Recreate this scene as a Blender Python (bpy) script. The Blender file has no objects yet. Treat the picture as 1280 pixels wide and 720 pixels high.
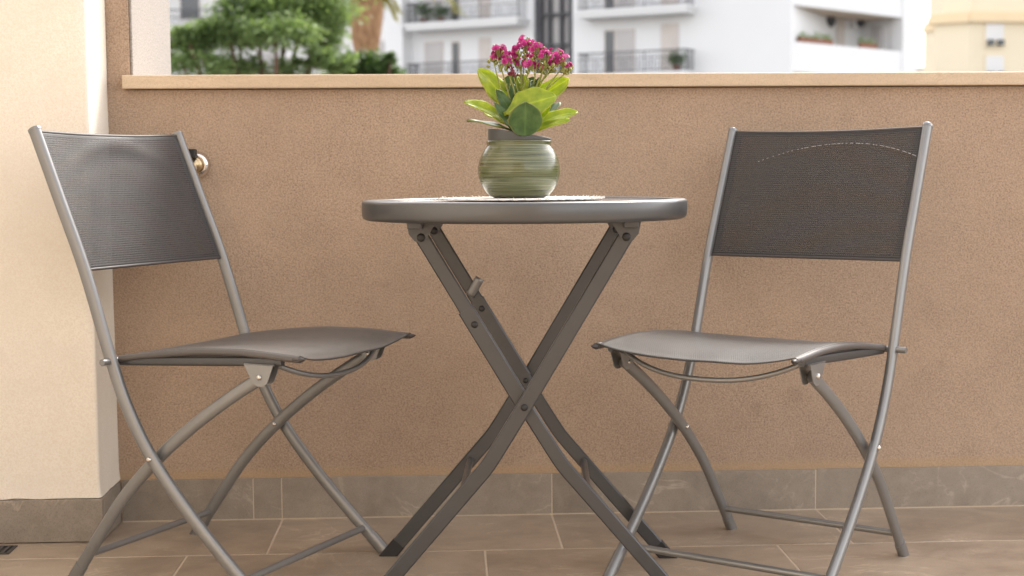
import bpy, bmesh, math, random
from mathutils import Vector, Matrix, noise
random.seed(7)
R = math.radians
S = bpy.context.scene
COL = S.collection

# ------------------------------------------------------------------ camera
FPX, EYE, YAW, PITCH, ROLL = 1825.2, 0.766, 0.0461, 0.0785, -0.0071
cF = Vector((math.sin(YAW)*math.cos(PITCH), math.cos(YAW)*math.cos(PITCH), -math.sin(PITCH)))
r0 = Vector((math.cos(YAW), -math.sin(YAW), 0)); u0 = r0.cross(cF)
cR = r0*math.cos(ROLL)+u0*math.sin(ROLL); cU = -r0*math.sin(ROLL)+u0*math.cos(ROLL)
cO = Vector((0, 0, EYE))
cam = bpy.data.cameras.new('camera'); camo = bpy.data.objects.new('camera', cam); COL.objects.link(camo)
M4 = Matrix.Identity(4)
for i in range(3):
    M4[i][0] = cR[i]; M4[i][1] = cU[i]; M4[i][2] = -cF[i]; M4[i][3] = cO[i]
camo.matrix_world = M4
cam.sensor_width = 36; cam.lens = FPX/1280*36; cam.clip_start = .05; cam.clip_end = 3000
cam.dof.use_dof = True; cam.dof.focus_distance = 2.7; cam.dof.aperture_fstop = 5.0
S.camera = camo

# ------------------------------------------------------------------ world, sun, exposure
SUN_AZ, SUN_EL = 30.0, 44.0
w = bpy.data.worlds.new('World'); S.world = w; w.use_nodes = True
nt = w.node_tree; nt.nodes.clear()
sky = nt.nodes.new('ShaderNodeTexSky'); sky.sky_type = 'NISHITA'; sky.sun_disc = False
sky.sun_elevation = R(SUN_EL); sky.sun_rotation = R(SUN_AZ); sky.air_density = 1.0; sky.dust_density = 1.6; sky.ozone_density = 1.0
hs = nt.nodes.new('ShaderNodeHueSaturation'); hs.inputs['Saturation'].default_value = .28
tint = nt.nodes.new('ShaderNodeMix'); tint.data_type = 'RGBA'; tint.blend_type = 'MULTIPLY'; tint.inputs[0].default_value = 1
tint.inputs[7].default_value = (1.0, .945, .895, 1)
bg = nt.nodes.new('ShaderNodeBackground'); bg.inputs[1].default_value = .15
ow = nt.nodes.new('ShaderNodeOutputWorld')
nt.links.new(sky.outputs[0], hs.inputs['Color']); nt.links.new(hs.outputs[0], tint.inputs[6])
nt.links.new(tint.outputs[2], bg.inputs[0]); nt.links.new(bg.outputs[0], ow.inputs[0])
sl = bpy.data.lights.new('sun', 'SUN'); sl.energy = .85; sl.angle = R(14); sl.color = (1, .95, .87)
so = bpy.data.objects.new('sun', sl); COL.objects.link(so)
sd = Vector((math.sin(R(SUN_AZ))*math.cos(R(SUN_EL)), math.cos(R(SUN_AZ))*math.cos(R(SUN_EL)), math.sin(R(SUN_EL))))
so.rotation_euler = sd.to_track_quat('Z', 'Y').to_euler(); so.location = sd*40
S.view_settings.view_transform = 'Standard'; S.view_settings.look = 'None'; S.view_settings.gamma = 1
S.view_settings.exposure = 2.1
S.render.engine = 'CYCLES'
S.cycles.max_bounces = 8; S.cycles.transparent_max_bounces = 12
try: S.cycles.use_denoising = True
except Exception: pass

# ------------------------------------------------------------------ helpers
def ray(px, py): return cF + cR*((px-640)/FPX) - cU*((py-360)/FPX)
def at_y(px, py, Y):
    d = ray(px, py); return cO + d*((Y-cO.y)/d.y)
def at_z(px, py, Z):
    d = ray(px, py); return cO + d*((Z-cO.z)/d.z)

class MB:
    """collects shapes; build() links them as one mesh object"""
    def __init__(s): s.v = []; s.f = []; s.uv = []; s.sm = []; s.mi = []
    def add(s, vs, fs, smooth=False, uvs=None, mi=0):
        o = len(s.v); s.v += [tuple(p) for p in vs]
        for k, f in enumerate(fs):
            s.f.append([i+o for i in f]); s.sm.append(smooth); s.mi.append(mi)
            s.uv.append([uvs[i] for i in f] if uvs else None)
        return s
    def box(s, a, b, mi=0):
        (x0, y0, z0), (x1, y1, z1) = a, b
        return s.add([(x0,y0,z0),(x1,y0,z0),(x1,y1,z0),(x0,y1,z0),(x0,y0,z1),(x1,y0,z1),(x1,y1,z1),(x0,y1,z1)],
                     [(0,3,2,1),(4,5,6,7),(0,1,5,4),(1,2,6,5),(2,3,7,6),(3,0,4,7)], mi=mi)
    def fbox(s, o, ex, ey, ez, a, b, mi=0):
        """box in a frame: origin o, axes ex ey ez, from a to b"""
        P = lambda x, y, z: o+ex*x+ey*y+ez*z
        (x0, y0, z0), (x1, y1, z1) = a, b
        return s.add([P(x0,y0,z0),P(x1,y0,z0),P(x1,y1,z0),P(x0,y1,z0),P(x0,y0,z1),P(x1,y0,z1),P(x1,y1,z1),P(x0,y1,z1)],
                     [(0,3,2,1),(4,5,6,7),(0,1,5,4),(1,2,6,5),(2,3,7,6),(3,0,4,7)], mi=mi)
    def tube(s, path, ru, rv, ref, n=14, p=2.0, rect=0, floor0=False, floor1=False, scale=None, caps=True):
        """sweep a superellipse: ru along ref, rv across it in the plane of the path"""
        path = [Vector(q) for q in path]; N = len(path); vs = []
        for i, q in enumerate(path):
            t = (path[min(i+1, N-1)]-path[max(i-1, 0)]).normalized()
            r_ = ref - t*ref.dot(t)
            if r_.length < 1e-6: r_ = t.orthogonal()
            r_.normalize(); b = t.cross(r_)
            k = scale[i] if scale else 1
            if rect: n = 8
            RS = ((1, 1-rect/rv), (1-rect/ru, 1), (rect/ru-1, 1), (-1, 1-rect/rv), (-1, rect/rv-1), (rect/ru-1, -1), (1-rect/ru, -1), (1, rect/rv-1))
            for j in range(n):
                a = 2*math.pi*(j+.5)/n; c_, s_ = math.cos(a), math.sin(a)
                c_ = math.copysign(abs(c_)**(2/p), c_); s_ = math.copysign(abs(s_)**(2/p), s_)
                if rect: c_, s_ = RS[j]
                P = q + r_*(ru*k*c_) + b*(rv*k*s_)
                if (i == 0 and floor0) or (i == N-1 and floor1):
                    P = P - t*(P.z/t.z) if abs(t.z) > .05 else P
                vs.append(P)
        fs = [(i*n+j, i*n+(j+1) % n, (i+1)*n+(j+1) % n, (i+1)*n+j) for i in range(N-1) for j in range(n)]
        s.add(vs, fs, not rect)
        if caps:
            s.add(vs[:n], [tuple(range(n-1, -1, -1))]); s.add(vs[-n:], [tuple(range(n))])
        return s
    def lathe(s, prof, c=(0, 0, 0), n=48, axis=None, closed=False):
        """prof: (r, h) pairs, about +Z or the given axis"""
        c = Vector(c); ez = Vector(axis or (0, 0, 1)).normalized(); ex = ez.orthogonal().normalized(); ey = ez.cross(ex)
        if not axis: ex, ey = Vector((1, 0, 0)), Vector((0, 1, 0))
        m = len(prof); vs = [c+ez*h+ex*(r*math.cos(2*math.pi*j/n))+ey*(r*math.sin(2*math.pi*j/n)) for r, h in prof for j in range(n)]
        rng = m if closed else m-1
        fs = [(i*n+j, i*n+(j+1) % n, ((i+1) % m)*n+(j+1) % n, ((i+1) % m)*n+j) for i in range(rng) for j in range(n)]
        s.add(vs, fs, True)
        if not closed:
            if prof[0][0] > 1e-5: s.add(vs[:n], [tuple(range(n-1, -1, -1))])
            if prof[-1][0] > 1e-5: s.add(vs[-n:], [tuple(range(n))])
        return s
    def grid(s, fn, nu, nv, uvfn=None):
        vs = [fn(i/nu, j/nv) for j in range(nv+1) for i in range(nu+1)]
        uv = [(uvfn(i/nu, j/nv) if uvfn else (i/nu, j/nv)) for j in range(nv+1) for i in range(nu+1)]
        fs = [(j*(nu+1)+i, j*(nu+1)+i+1, (j+1)*(nu+1)+i+1, (j+1)*(nu+1)+i) for j in range(nv) for i in range(nu)]
        return s.add(vs, fs, True, uv)
    def build(s, name, m, parent=None, bevel=0, solid=0, seg=2):
        me = bpy.data.meshes.new(name); me.from_pydata(s.v, [], s.f)
        for k, p in enumerate(me.polygons): p.use_smooth = s.sm[k]; p.material_index = s.mi[k]
        if any(s.uv):
            l = me.uv_layers.new(name='UVMap'); i = 0
            for u in s.uv:
                for q in (u or []): l.data[i].uv = q; i += 1
        me.update()
        for q in (m if isinstance(m, (list, tuple)) else [m]): me.materials.append(q)
        o = bpy.data.objects.new(name, me); COL.objects.link(o)
        if parent: o.parent = parent
        if solid:
            d = o.modifiers.new('solid', 'SOLIDIFY'); d.thickness = solid; d.offset = 0
        if bevel:
            d = o.modifiers.new('bevel', 'BEVEL'); d.width = bevel; d.segments = seg; d.limit_method = 'ANGLE'; d.angle_limit = R(40)
        return o

def tag(o, label=None, cat=None, group=None, kind=None):
    if label: o['label'] = label
    if cat: o['category'] = cat
    if group: o['group'] = group
    if kind: o['kind'] = kind
    return o
def thing(name, loc, rz, label, cat, group=None):
    o = bpy.data.objects.new(name, None); COL.objects.link(o); o.empty_display_size = .1
    o.location = loc; o.rotation_euler = (0, 0, rz); return tag(o, label, cat, group)
def children(o): return [c for c in bpy.data.objects if c.parent == o]
def copy_tree(o, parent=None):
    c = o.copy(); COL.objects.link(c)
    if parent: c.parent = parent
    for ch in children(o): copy_tree(ch, c)
    return c
def smooth_path(pts, n=6):
    """Catmull-Rom through the points"""
    P = [Vector(p) for p in pts]; P = [P[0]*2-P[1]]+P+[P[-1]*2-P[-2]]; out = []
    for i in range(1, len(P)-2):
        for k in range(n):
            t = k/n; a, b, c, d = P[i-1:i+3]
            out.append(.5*((2*b)+(c-a)*t+(2*a-5*b+4*c-d)*t*t+(3*b-a-3*c+d)*t**3))
    out.append(P[-2]); return out

# ------------------------------------------------------------------ materials
class NT:
    def __init__(s, name):
        s.m = bpy.data.materials.new(name); s.m.use_nodes = True; s.t = s.m.node_tree
        s.b = s.t.nodes['Principled BSDF']; s.out = s.t.nodes['Material Output']
    def n(s, typ, **k):
        x = s.t.nodes.new(typ)
        for a, v in k.items():
            if hasattr(x, a): setattr(x, a, v)
        return x
    def l(s, a, b): s.t.links.new(a, b)
    def set(s, **k):
        for a, v in k.items(): s.b.inputs[a.replace('_', ' ')].default_value = (*v, 1) if isinstance(v, tuple) and len(v) == 3 else v
        return s
    def coords(s, kind='Object', scale=(1, 1, 1)):
        c = s.n('ShaderNodeTexCoord'); mp = s.n('ShaderNodeMapping'); mp.inputs['Scale'].default_value = scale
        s.l(c.outputs[kind], mp.inputs[0]); return mp.outputs[0]
    def noise(s, vec, scale, detail=3, rough=.55, dist=0):
        x = s.n('ShaderNodeTexNoise'); s.l(vec, x.inputs['Vector']); x.inputs['Scale'].default_value = scale
        x.inputs['Detail'].default_value = detail; x.inputs['Roughness'].default_value = rough; x.inputs['Distortion'].default_value = dist
        return x.outputs['Fac']
    def ramp(s, fac, *stops):
        x = s.n('ShaderNodeValToRGB'); e = x.color_ramp.elements
        while len(e) < len(stops): e.new(.5)
        for q, (p, c) in zip(e, stops): q.position = p; q.color = (*c, 1) if len(c) == 3 else c
        s.l(fac, x.inputs[0]); return x.outputs['Color']
    def mix(s, fac, a, b, blend='MIX'):
        x = s.n('ShaderNodeMix'); x.data_type = 'RGBA'; x.blend_type = blend
        for v, k in ((fac, 0), (a, 6), (b, 7)):
            if isinstance(v, (int, float)): x.inputs[k].default_value = v
            elif isinstance(v, tuple): x.inputs[k].default_value = (*v, 1)
            else: s.l(v, x.inputs[k])
        return x.outputs[2]
    def math(s, op, a, b=None, c=None):
        x = s.n('ShaderNodeMath'); x.operation = op
        for k, v in enumerate((a, b, c)):
            if v is None: continue
            if isinstance(v, (int, float)): x.inputs[k].default_value = v
            else: s.l(v, x.inputs[k])
        return x.outputs[0]
    def bump(s, h, strength=.5, dist=.002):
        x = s.n('ShaderNodeBump'); x.inputs['Strength'].default_value = strength; x.inputs['Distance'].default_value = dist
        s.l(h, x.inputs['Height']); s.l(x.outputs[0], s.b.inputs['Normal'])
    def color(s, c): s.l(c, s.b.inputs['Base Color']); return s
    def rough(s, c): s.l(c, s.b.inputs['Roughness']); return s

def m_flat(name, c, rough=.5, metal=0, var=.12, scale=30):
    t = NT(name).set(Roughness=rough, Metallic=metal)
    f = t.noise(t.coords(), scale, 4)
    t.color(t.mix(f, tuple(x*(1-var) for x in c), tuple(min(1, x*(1+var)) for x in c)))
    return t.m
def m_stucco(name, c, pit, scale=285, strength=.8, band=None, mott=.1):
    t = NT(name).set(Roughness=.92); v = t.coords()
    fine = t.noise(v, scale, 3, .6, .4); big = t.noise(v, 2.3, 4, .6)
    mid = t.noise(v, 14, 4, .6)
    col = t.mix(t.ramp(big, (.3, (0, 0, 0)), (.7, (1, 1, 1))), tuple(x*(1-mott) for x in c), tuple(x*(1+mott*.7) for x in c))
    col = t.mix(t.ramp(mid, (.45, (0, 0, 0)), (.75, (.35, .35, .35))), col, tuple(x*.82 for x in c))
    pf = t.ramp(fine, (.36, (1, 1, 1)), (.58, (0, 0, 0)))
    col = t.mix(t.math('MULTIPLY', pf, .95), col, pit)
    if band:
        vt = t.coords(scale=(2.2, 1, 2.6)); tw = t.noise(vt, 3.2, 5, .6, .8)
        col = t.mix(t.ramp(tw, (.40, (0, 0, 0)), (.80, (.3, .3, .3))), col, tuple(x*1.12 for x in c))
        rn = t.noise(t.coords(scale=(1, 1, .045)), 34, 4, .6)
        sz = t.n('ShaderNodeSeparateXYZ'); t.l(t.coords(), sz.inputs[0])
        hi = t.math('MULTIPLY', t.math('SUBTRACT', sz.outputs[2], .45), 2.0)
        rk = t.math('MULTIPLY', t.ramp(rn, (.56, (0, 0, 0)), (.72, (1, 1, 1))), t.math('MAXIMUM', hi, 0.))
        col = t.mix(t.math('MULTIPLY', rk, .22), col, pit)
        for (sx_, sz_, rr) in ((.79, .262, .030), (.845, .285, .016), (.70, .235, .02), (1.12, .33, .014), (-.13, .52, .012), (.46, .60, .010)):
            dv = t.n('ShaderNodeVectorMath'); dv.operation = 'DISTANCE'; t.l(t.coords(), dv.inputs[0]); dv.inputs[1].default_value = (sx_, 3.2349, sz_)
            dd = t.math('ADD', dv.outputs['Value'], t.math('MULTIPLY', t.math('SUBTRACT', t.noise(v, 70, 4), .5), rr*1.6))
            col = t.mix(t.math('MULTIPLY', t.ramp(t.math('DIVIDE', dd, rr), (.25, (1, 1, 1)), (.9, (0, 0, 0))), .26), col, tuple(x*.8 for x in pit))
        sx = t.n('ShaderNodeSeparateXYZ'); t.l(t.coords(), sx.inputs[0])
        e = t.math('ADD', sx.outputs[2], t.math('MULTIPLY', t.math('SUBTRACT', t.noise(v, 9, 5), .5), .02))
        k = t.ramp(t.math('MULTIPLY', t.math('SUBTRACT', e, band[0]), 40), (0, (1, 1, 1)), (.55, (.7, .7, .7)), (1, (0, 0, 0)))
        col = t.mix(t.math('MULTIPLY', k, .55), col, band[1])
    t.color(col); t.bump(t.math('ADD', fine, t.math('MULTIPLY', mid, .6)), strength, .0022)
    return t.m

M = {}
M['wall'] = m_stucco('tan_stucco', (.455, .332, .238), (.255, .178, .124), band=(.093, (.46, .31, .17)))
M['cream'] = m_stucco('cream_stucco', (.86, .79, .68), (.78, .69, .57), scale=300, strength=.3, mott=.05)
M['white_stucco'] = m_stucco('white_stucco', (.33, .30, .275), (.20, .18, .16), scale=260, strength=.35, mott=.04)

def m_stone(name, c1, c2, vein, rough=.5, island=0., grain=(1, 1, 1), veins=.35, specv=.5):
    t = NT(name).set(Roughness=rough); v = t.coords()
    v2 = t.coords(scale=grain)
    if island:
        g = t.n('ShaderNodeNewGeometry'); ad = t.n('ShaderNodeVectorMath'); ad.operation = 'MULTIPLY_ADD'
        cb = t.n('ShaderNodeCombineXYZ')
        for k in range(3): t.l(g.outputs['Random Per Island'], cb.inputs[k])
        t.l(cb.outputs[0], ad.inputs[0]); ad.inputs[1].default_value = (37, 23, 11); t.l(v2, ad.inputs[2]); v2 = ad.outputs[0]
    a = t.noise(v2, 5, 6, .62, .6); b = t.noise(v2, 26, 5, .65, .3); f = t.noise(v, 420, 2)
    col = t.mix(t.ramp(a, (.3, (0, 0, 0)), (.7, (1, 1, 1))), c1, c2)
    col = t.mix(t.math('MULTIPLY', t.ramp(b, (.4, (0, 0, 0)), (.72, (1, 1, 1))), .35), col, tuple(x*1.28 for x in c2))
    col = t.mix(t.math('MULTIPLY', t.ramp(f, (.35, (1, 1, 1)), (.5, (0, 0, 0))), .35), col, tuple(x*.6 for x in c1))
    vn = t.noise(v2, 3.1, 5, .6, 1.6)
    vf = t.ramp(vn, (.485, (0, 0, 0)), (.5, (1, 1, 1)), (.515, (0, 0, 0)))
    col = t.mix(t.math('MULTIPLY', t.math('MULTIPLY', vf, veins), t.ramp(a, (.45, (0, 0, 0)), (.65, (1, 1, 1)))), col, vein)
    if island:
        hv = t.n('ShaderNodeHueSaturation'); t.l(col, hv.inputs['Color'])
        t.l(t.math('MULTIPLY_ADD', g.outputs['Random Per Island'], island, 1-island/2), hv.inputs['Value']); col = hv.outputs[0]
    t.color(col); t.rough(t.math('MULTIPLY_ADD', b, .25, rough-.12)); t.bump(t.math('ADD', f, b), .12, .001)
    return t.m
M['tile'] = m_stone('taupe_floor_tile', (.245, .185, .134), (.42, .33, .245), (.56, .45, .34), .42, .16, (.8, 1.15, 1), .8)
M['skirt'] = m_stone('grey_stone_tile', (.21, .175, .138), (.32, .27, .218), (.50, .42, .33), .6, .12, (1, 1, 1), .7)
M['grout'] = m_flat('sand_grout', (.56, .46, .35), .9, scale=80)
M['coping'] = m_stone('beige_stone_coping', (.50, .375, .25), (.60, .465, .325), (.36, .24, .14), .55, 0, (.5, 1, 2), .5)

def m_metal(name, c, rough, metal=.55, bump=.04):
    t = NT(name).set(Metallic=metal); v = t.coords()
    a = t.noise(v, 18, 4); f = t.noise(v, 900, 2)
    t.color(t.mix(a, tuple(x*.9 for x in c), tuple(x*1.08 for x in c)))
    t.rough(t.math('MULTIPLY_ADD', a, .14, rough-.07)); t.bump(f, bump, .0006); return t.m
M['alu'] = m_metal('grey_painted_tube', (.250, .247, .243), .33)
M['dark_alu'] = m_metal('charcoal_painted_tube', (.084, .085, .088), .34)
M['rim'] = m_metal('grey_table_rim', (.112, .112, .113), .34)
M['bolt'] = m_flat('bright_bolt_steel', (.6, .57, .53), .25, 1)
M['black'] = m_flat('black_rubber', (.015, .014, .014), .5)
M['chrome'] = m_flat('chrome', (.78, .74, .70), .12, 1, .03)
M['brass'] = m_flat('dull_brass', (.55, .42, .25), .3, .9)

def m_fabric(name, hole=.35, tone=1., spec=.28, coat=0, bmp=.18, sheen=0.):
    t = NT(name).set(Roughness=.42)
    t.b.inputs['Specular IOR Level'].default_value = spec; t.b.inputs['Coat Weight'].default_value = coat; t.b.inputs['Coat Roughness'].default_value = .30; t.b.inputs['Sheen Weight'].default_value = sheen; t.b.inputs['Sheen Roughness'].default_value = .35
    c = t.n('ShaderNodeTexCoord'); sx = t.n('ShaderNodeSeparateXYZ'); t.l(c.outputs['UV'], sx.inputs[0])
    U, V = sx.outputs[0], sx.outputs[1]
    row = t.math('MULTIPLY', V, 1/.0046)
    fl = t.math('FLOOR', row)
    col_ = t.math('ADD', t.math('MULTIPLY', U, 1/.0042), t.math('MULTIPLY', t.math('MODULO', fl, 2.0), .5))
    a = t.math('ABSOLUTE', t.math('SUBTRACT', t.math('FRACT', row), .5))     # 0 centre of the strand
    b = t.math('ABSOLUTE', t.math('SUBTRACT', t.math('FRACT', col_), .5))
    ha = t.math('MULTIPLY', t.math('SUBTRACT', .5, a), 2); hb = t.math('MULTIPLY', t.math('SUBTRACT', .5, b), 2)
    hgt = t.math('MULTIPLY', t.math('POWER', ha, .6), t.math('MULTIPLY_ADD', hb, .6, .4))
    nz = t.noise(t.coords('UV'), 26, 4)
    t.color(t.mix(t.ramp(hgt, (.1, (0, 0, 0)), (.75, (1, 1, 1))), (.022*tone, .019*tone, .018*tone), (.122*tone, .112*tone, .110*tone)))
    t.rough(t.math('MULTIPLY_ADD', nz, .16, .42)); t.bump(hgt, bmp, .0012)
    # open pores of the weave, closed along the doubled hems (UV2 layer not needed: hem given in UV metres by attribute)
    at = t.n('ShaderNodeAttribute'); at.attribute_name = 'hem'
    pore = t.math('MULTIPLY', t.math('LESS_THAN', hgt, .42), t.math('SUBTRACT', 1.0, at.outputs['Fac']))
    tr = t.n('ShaderNodeBsdfTransparent'); mx = t.n('ShaderNodeMixShader')
    t.l(t.math('MULTIPLY', pore, hole), mx.inputs[0]); t.l(t.b.outputs[0], mx.inputs[1]); t.l(tr.outputs[0], mx.inputs[2])
    t.l(mx.outputs[0], t.out.inputs[0]); return t.m
M['fabric'] = m_fabric('woven_mesh_fabric', .45, .52, .36, 0, .18, .25)
M['seat_fabric'] = m_fabric('seat_mesh_fabric', .25, .50, .6, .45, .75, .09)
M['hem'] = m_flat('dark_hem_fabric', (.045, .038, .036), .5)

# ------------------------------------------------------------------ setting: ground, floor
g = MB().add([(-1500, -1500, -6.2), (1500, -1500, -6.2), (1500, 1500, -6.2), (-1500, 1500, -6.2)], [(0, 1, 2, 3)])
tag(g.build('ground', m_flat('street_ground', (.17, .16, .145), .9, scale=.3)), kind='structure')
D = 3.2349
XP, YP = -.7276, 3.055
HC0, HC1, HSK = .9536, .983, .0931
f = MB().box((-3.2, -3.4, -.2), (4.2, D+.3, -.0008))
tag(f.build('floor', M['grout']), kind='structure')
tiles = MB(); gap = .0017; zt = 0
def tile(x0, x1, y0, y1):
    e = .0012; x0 += gap; x1 -= gap; y0 += gap; y1 -= gap
    tiles.add([(x0,y0,-.006),(x1,y0,-.006),(x1,y1,-.006),(x0,y1,-.006),(x0,y0,-e),(x1,y0,-e),(x1,y1,-e),(x0,y1,-e),(x0+e,y0+e,0),(x1-e,y0+e,0),(x1-e,y1-e,0),(x0+e,y1-e,0)],
              [(0,1,5,4),(1,2,6,5),(2,3,7,6),(3,0,4,7),(4,5,9,8),(5,6,10,9),(6,7,11,10),(7,4,8,11),(8,9,10,11)])
ys = [D+.02, 2.925]
while ys[-1] > -3.3: ys.append(ys[-1]-.3015)
offs = [.235, .0755]
for r_ in range(len(ys)-1):
    ox = offs[r_] if r_ < 2 else offs[1]+(.2 if r_ % 2 == 0 else 0)+(.1*(r_ % 3))
    x = ox-.6015*6
    while x < 4.0:
        tile(x, x+.6015, ys[r_+1], ys[r_]); x += .6015
tag(tiles.build('floor_tiles', M['tile']), kind='structure')

# house wall added out of frame on the left, to shade that side
hw = MB().box((-1.5, -1.5, -.3), (-1.3, 3.05, 3.0)).build('added_house_wall', M['cream'])
tag(hw, kind='structure')
# another added behind the camera to darken metal reflections; right and parapet stay open
bw = MB().box((-1.5, -1.7, -.3), (1.0, -1.502, 3.0)).build('added_house_wall', m_flat('house_plaster', (.42, .34, .26), .9, scale=3))
tag(bw, kind='structure')

# ------------------------------------------------------------------ parapet wall
pw = MB().box((-1.6, D, -.3), (3.4, D+.25, HC0-.002)).build('parapet_wall', M['wall'])
tag(pw, 'tan stuccoed balcony parapet running behind the table and chairs', 'wall')
cx0 = at_y(152, 100, D-.02).x
cp = MB().box((cx0, D-.02, HC0), (3.4, D+.29, HC1)).build('coping', M['coping'], pw, bevel=.0025)
sk = MB(); xs = [-.7195, -.4305, -.3675, .2355, .8345, 1.4365, 2.04, 2.64, 3.3]
for a, b in zip(xs, xs[1:]):
    sk.box((a+.0011, D-.009, .0025), (b-.0011, D-.0002, HSK+random.uniform(-.0006, .0006)))
sk.build('skirting', M['skirt'], pw, bevel=.001)
MB().box((-.7195, D-.0082, -.003), (3.3, D-.0006, HSK-.0015)).build('skirting_grout', M['grout'], pw)

# left pillar (cream) in front of the parapet
pb = MB()
def pil_fn(u, v):
    # three faces: front from x=-1.6 to XP, then side XP->wall; plaster flares and wobbles at its foot
    L1 = XP+1.6; L2 = D-YP; s_ = u*(L1+L2)
    z = (HSK-.001)+v*v*(3.1-HSK)
    foot = max(0, 1-(z-HSK)/.03)
    out = .004*foot*(.6+.8*noise.noise(Vector((s_*14, 0, 3))))
    zz = z + (.0035*noise.noise(Vector((s_*22, 5, 1)))+.002)*max(0, 1-v*12)
    wob = .0022*noise.noise(Vector((s_*1.2, z*3.1, 9)))
    r_ = .006
    if s_ < L1-r_: return (-1.6+s_, YP-out+wob, zz)
    if s_ > L1+r_: return (XP+out+wob, YP+(s_-L1), zz)
    k = (s_-(L1-r_))/(2*r_)*math.pi/2
    return (XP-r_+(r_+out)*math.sin(k)+wob, YP+r_-(r_+out)*math.cos(k), zz)
L1 = XP+1.6; L2 = D-YP
us = [i/60*(L1-.007)/(L1+L2) for i in range(61)]+[(L1-.006+.012*k/4)/(L1+L2) for k in range(5)]+[(L1+.007+(L2-.007)*k/14)/(L1+L2) for k in range(15)]
vv = [0, .03, .06, .09, .12]+[.12+.88*k/30 for k in range(1, 31)]
vs = [pil_fn(u, v) for v in vv for u in us]; nu = len(us)
pb.add(vs, [(j*nu+i, j*nu+i+1, (j+1)*nu+i+1, (j+1)*nu+i) for j in range(len(vv)-1) for i in range(nu-1)], True)
pl = pb.build('pillar', M['cream'])
tag(pl, 'thick cream plastered pillar at the left edge, grey tile round its foot', 'pillar')
MB().box((-1.6, YP+.005, 0), (XP-.005, D-.001, 3.0)).build('core', M['cream'], pl)
sk = MB().box((-1.6, YP-.006, .002), (XP+.0062, YP+.004, HSK-.001)).box((XP-.004, YP+.0045, .002), (XP+.006, D-.0095, HSK-.001))
sk.build('skirting', M['skirt'], pl, bevel=.0012)

# slim column standing on the end of the parapet: tan front, pale sunlit reveal
XC = at_y(161, 50, D).x
YC = 3.693
cl = MB().box((XP-.3, D+.003, HC0-.006), (XC, YC, 3.0)).build('column', M['wall'], bevel=.003)
tag(cl, 'slim column rising from the parapet beside the cream pillar, pale side face', 'column')
MB().box((XC+.0005, D+.006, HC1-.02), (XC+.006, YC, 3.0)).build('reveal', M['white_stucco'], cl, bevel=.002)

# floor drain beside the pillar foot
dr = thing('floor_drain', (-.947, 2.995, 0), 0, 'small metal drain grate in the floor at the foot of the cream pillar', 'drain')
MB().box((-.085, -.032, .0005), (.055, -.027, .003)).box((-.085, .027, .0005), (.055, .032, .003)).box((.049, -.027, .0005), (.055, .027, .003)).box((-.085, -.027, .0005), (-.079, .027, .003)).build('frame', M['dark_alu'], dr)
MB().box((-.079, -.027, .0003), (.049, .027, .0011)).build('pit', M['black'], dr)
b = MB()
for k in range(9): b.box((-.074+k*.0138, -.0265, .0012), (-.0675+k*.0138, .0265, .0028))
b.build('grate', M['rim'], dr)

# wall tap behind the left chair
tp = thing('wall_tap', (-.5385, D, .789), 0, 'chrome wall tap with black lever, half hidden behind the left chair back', 'tap')
ax = (0, -1, 0)
MB().lathe([(.0, .0005), (.029, .0005), (.030, .004), (.028, .012), (.0225, .019), (.0165, .021), (.0165, .017)], (0, 0, 0), 40, ax).build('escutcheon', M['chrome'], tp)
MB().lathe([(.0, .016), (.0165, .016), (.0165, .030), (.015, .033), (.011, .034), (.011, .046), (.0, .047)], (0, 0, 0), 24, ax).build('valve_body', M['brass'], tp)
MB().tube(smooth_path([(0, -.03, -.006), (0, -.055, -.01), (0, -.068, -.03), (0, -.07, -.05)], 5), .008, .008, Vector((1, 0, 0))).build('spout', M['chrome'], tp)
MB().box((-.022, -.058, .014), (.006, -.028, .034)).build('lever', M['black'], tp, bevel=.003)

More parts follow.
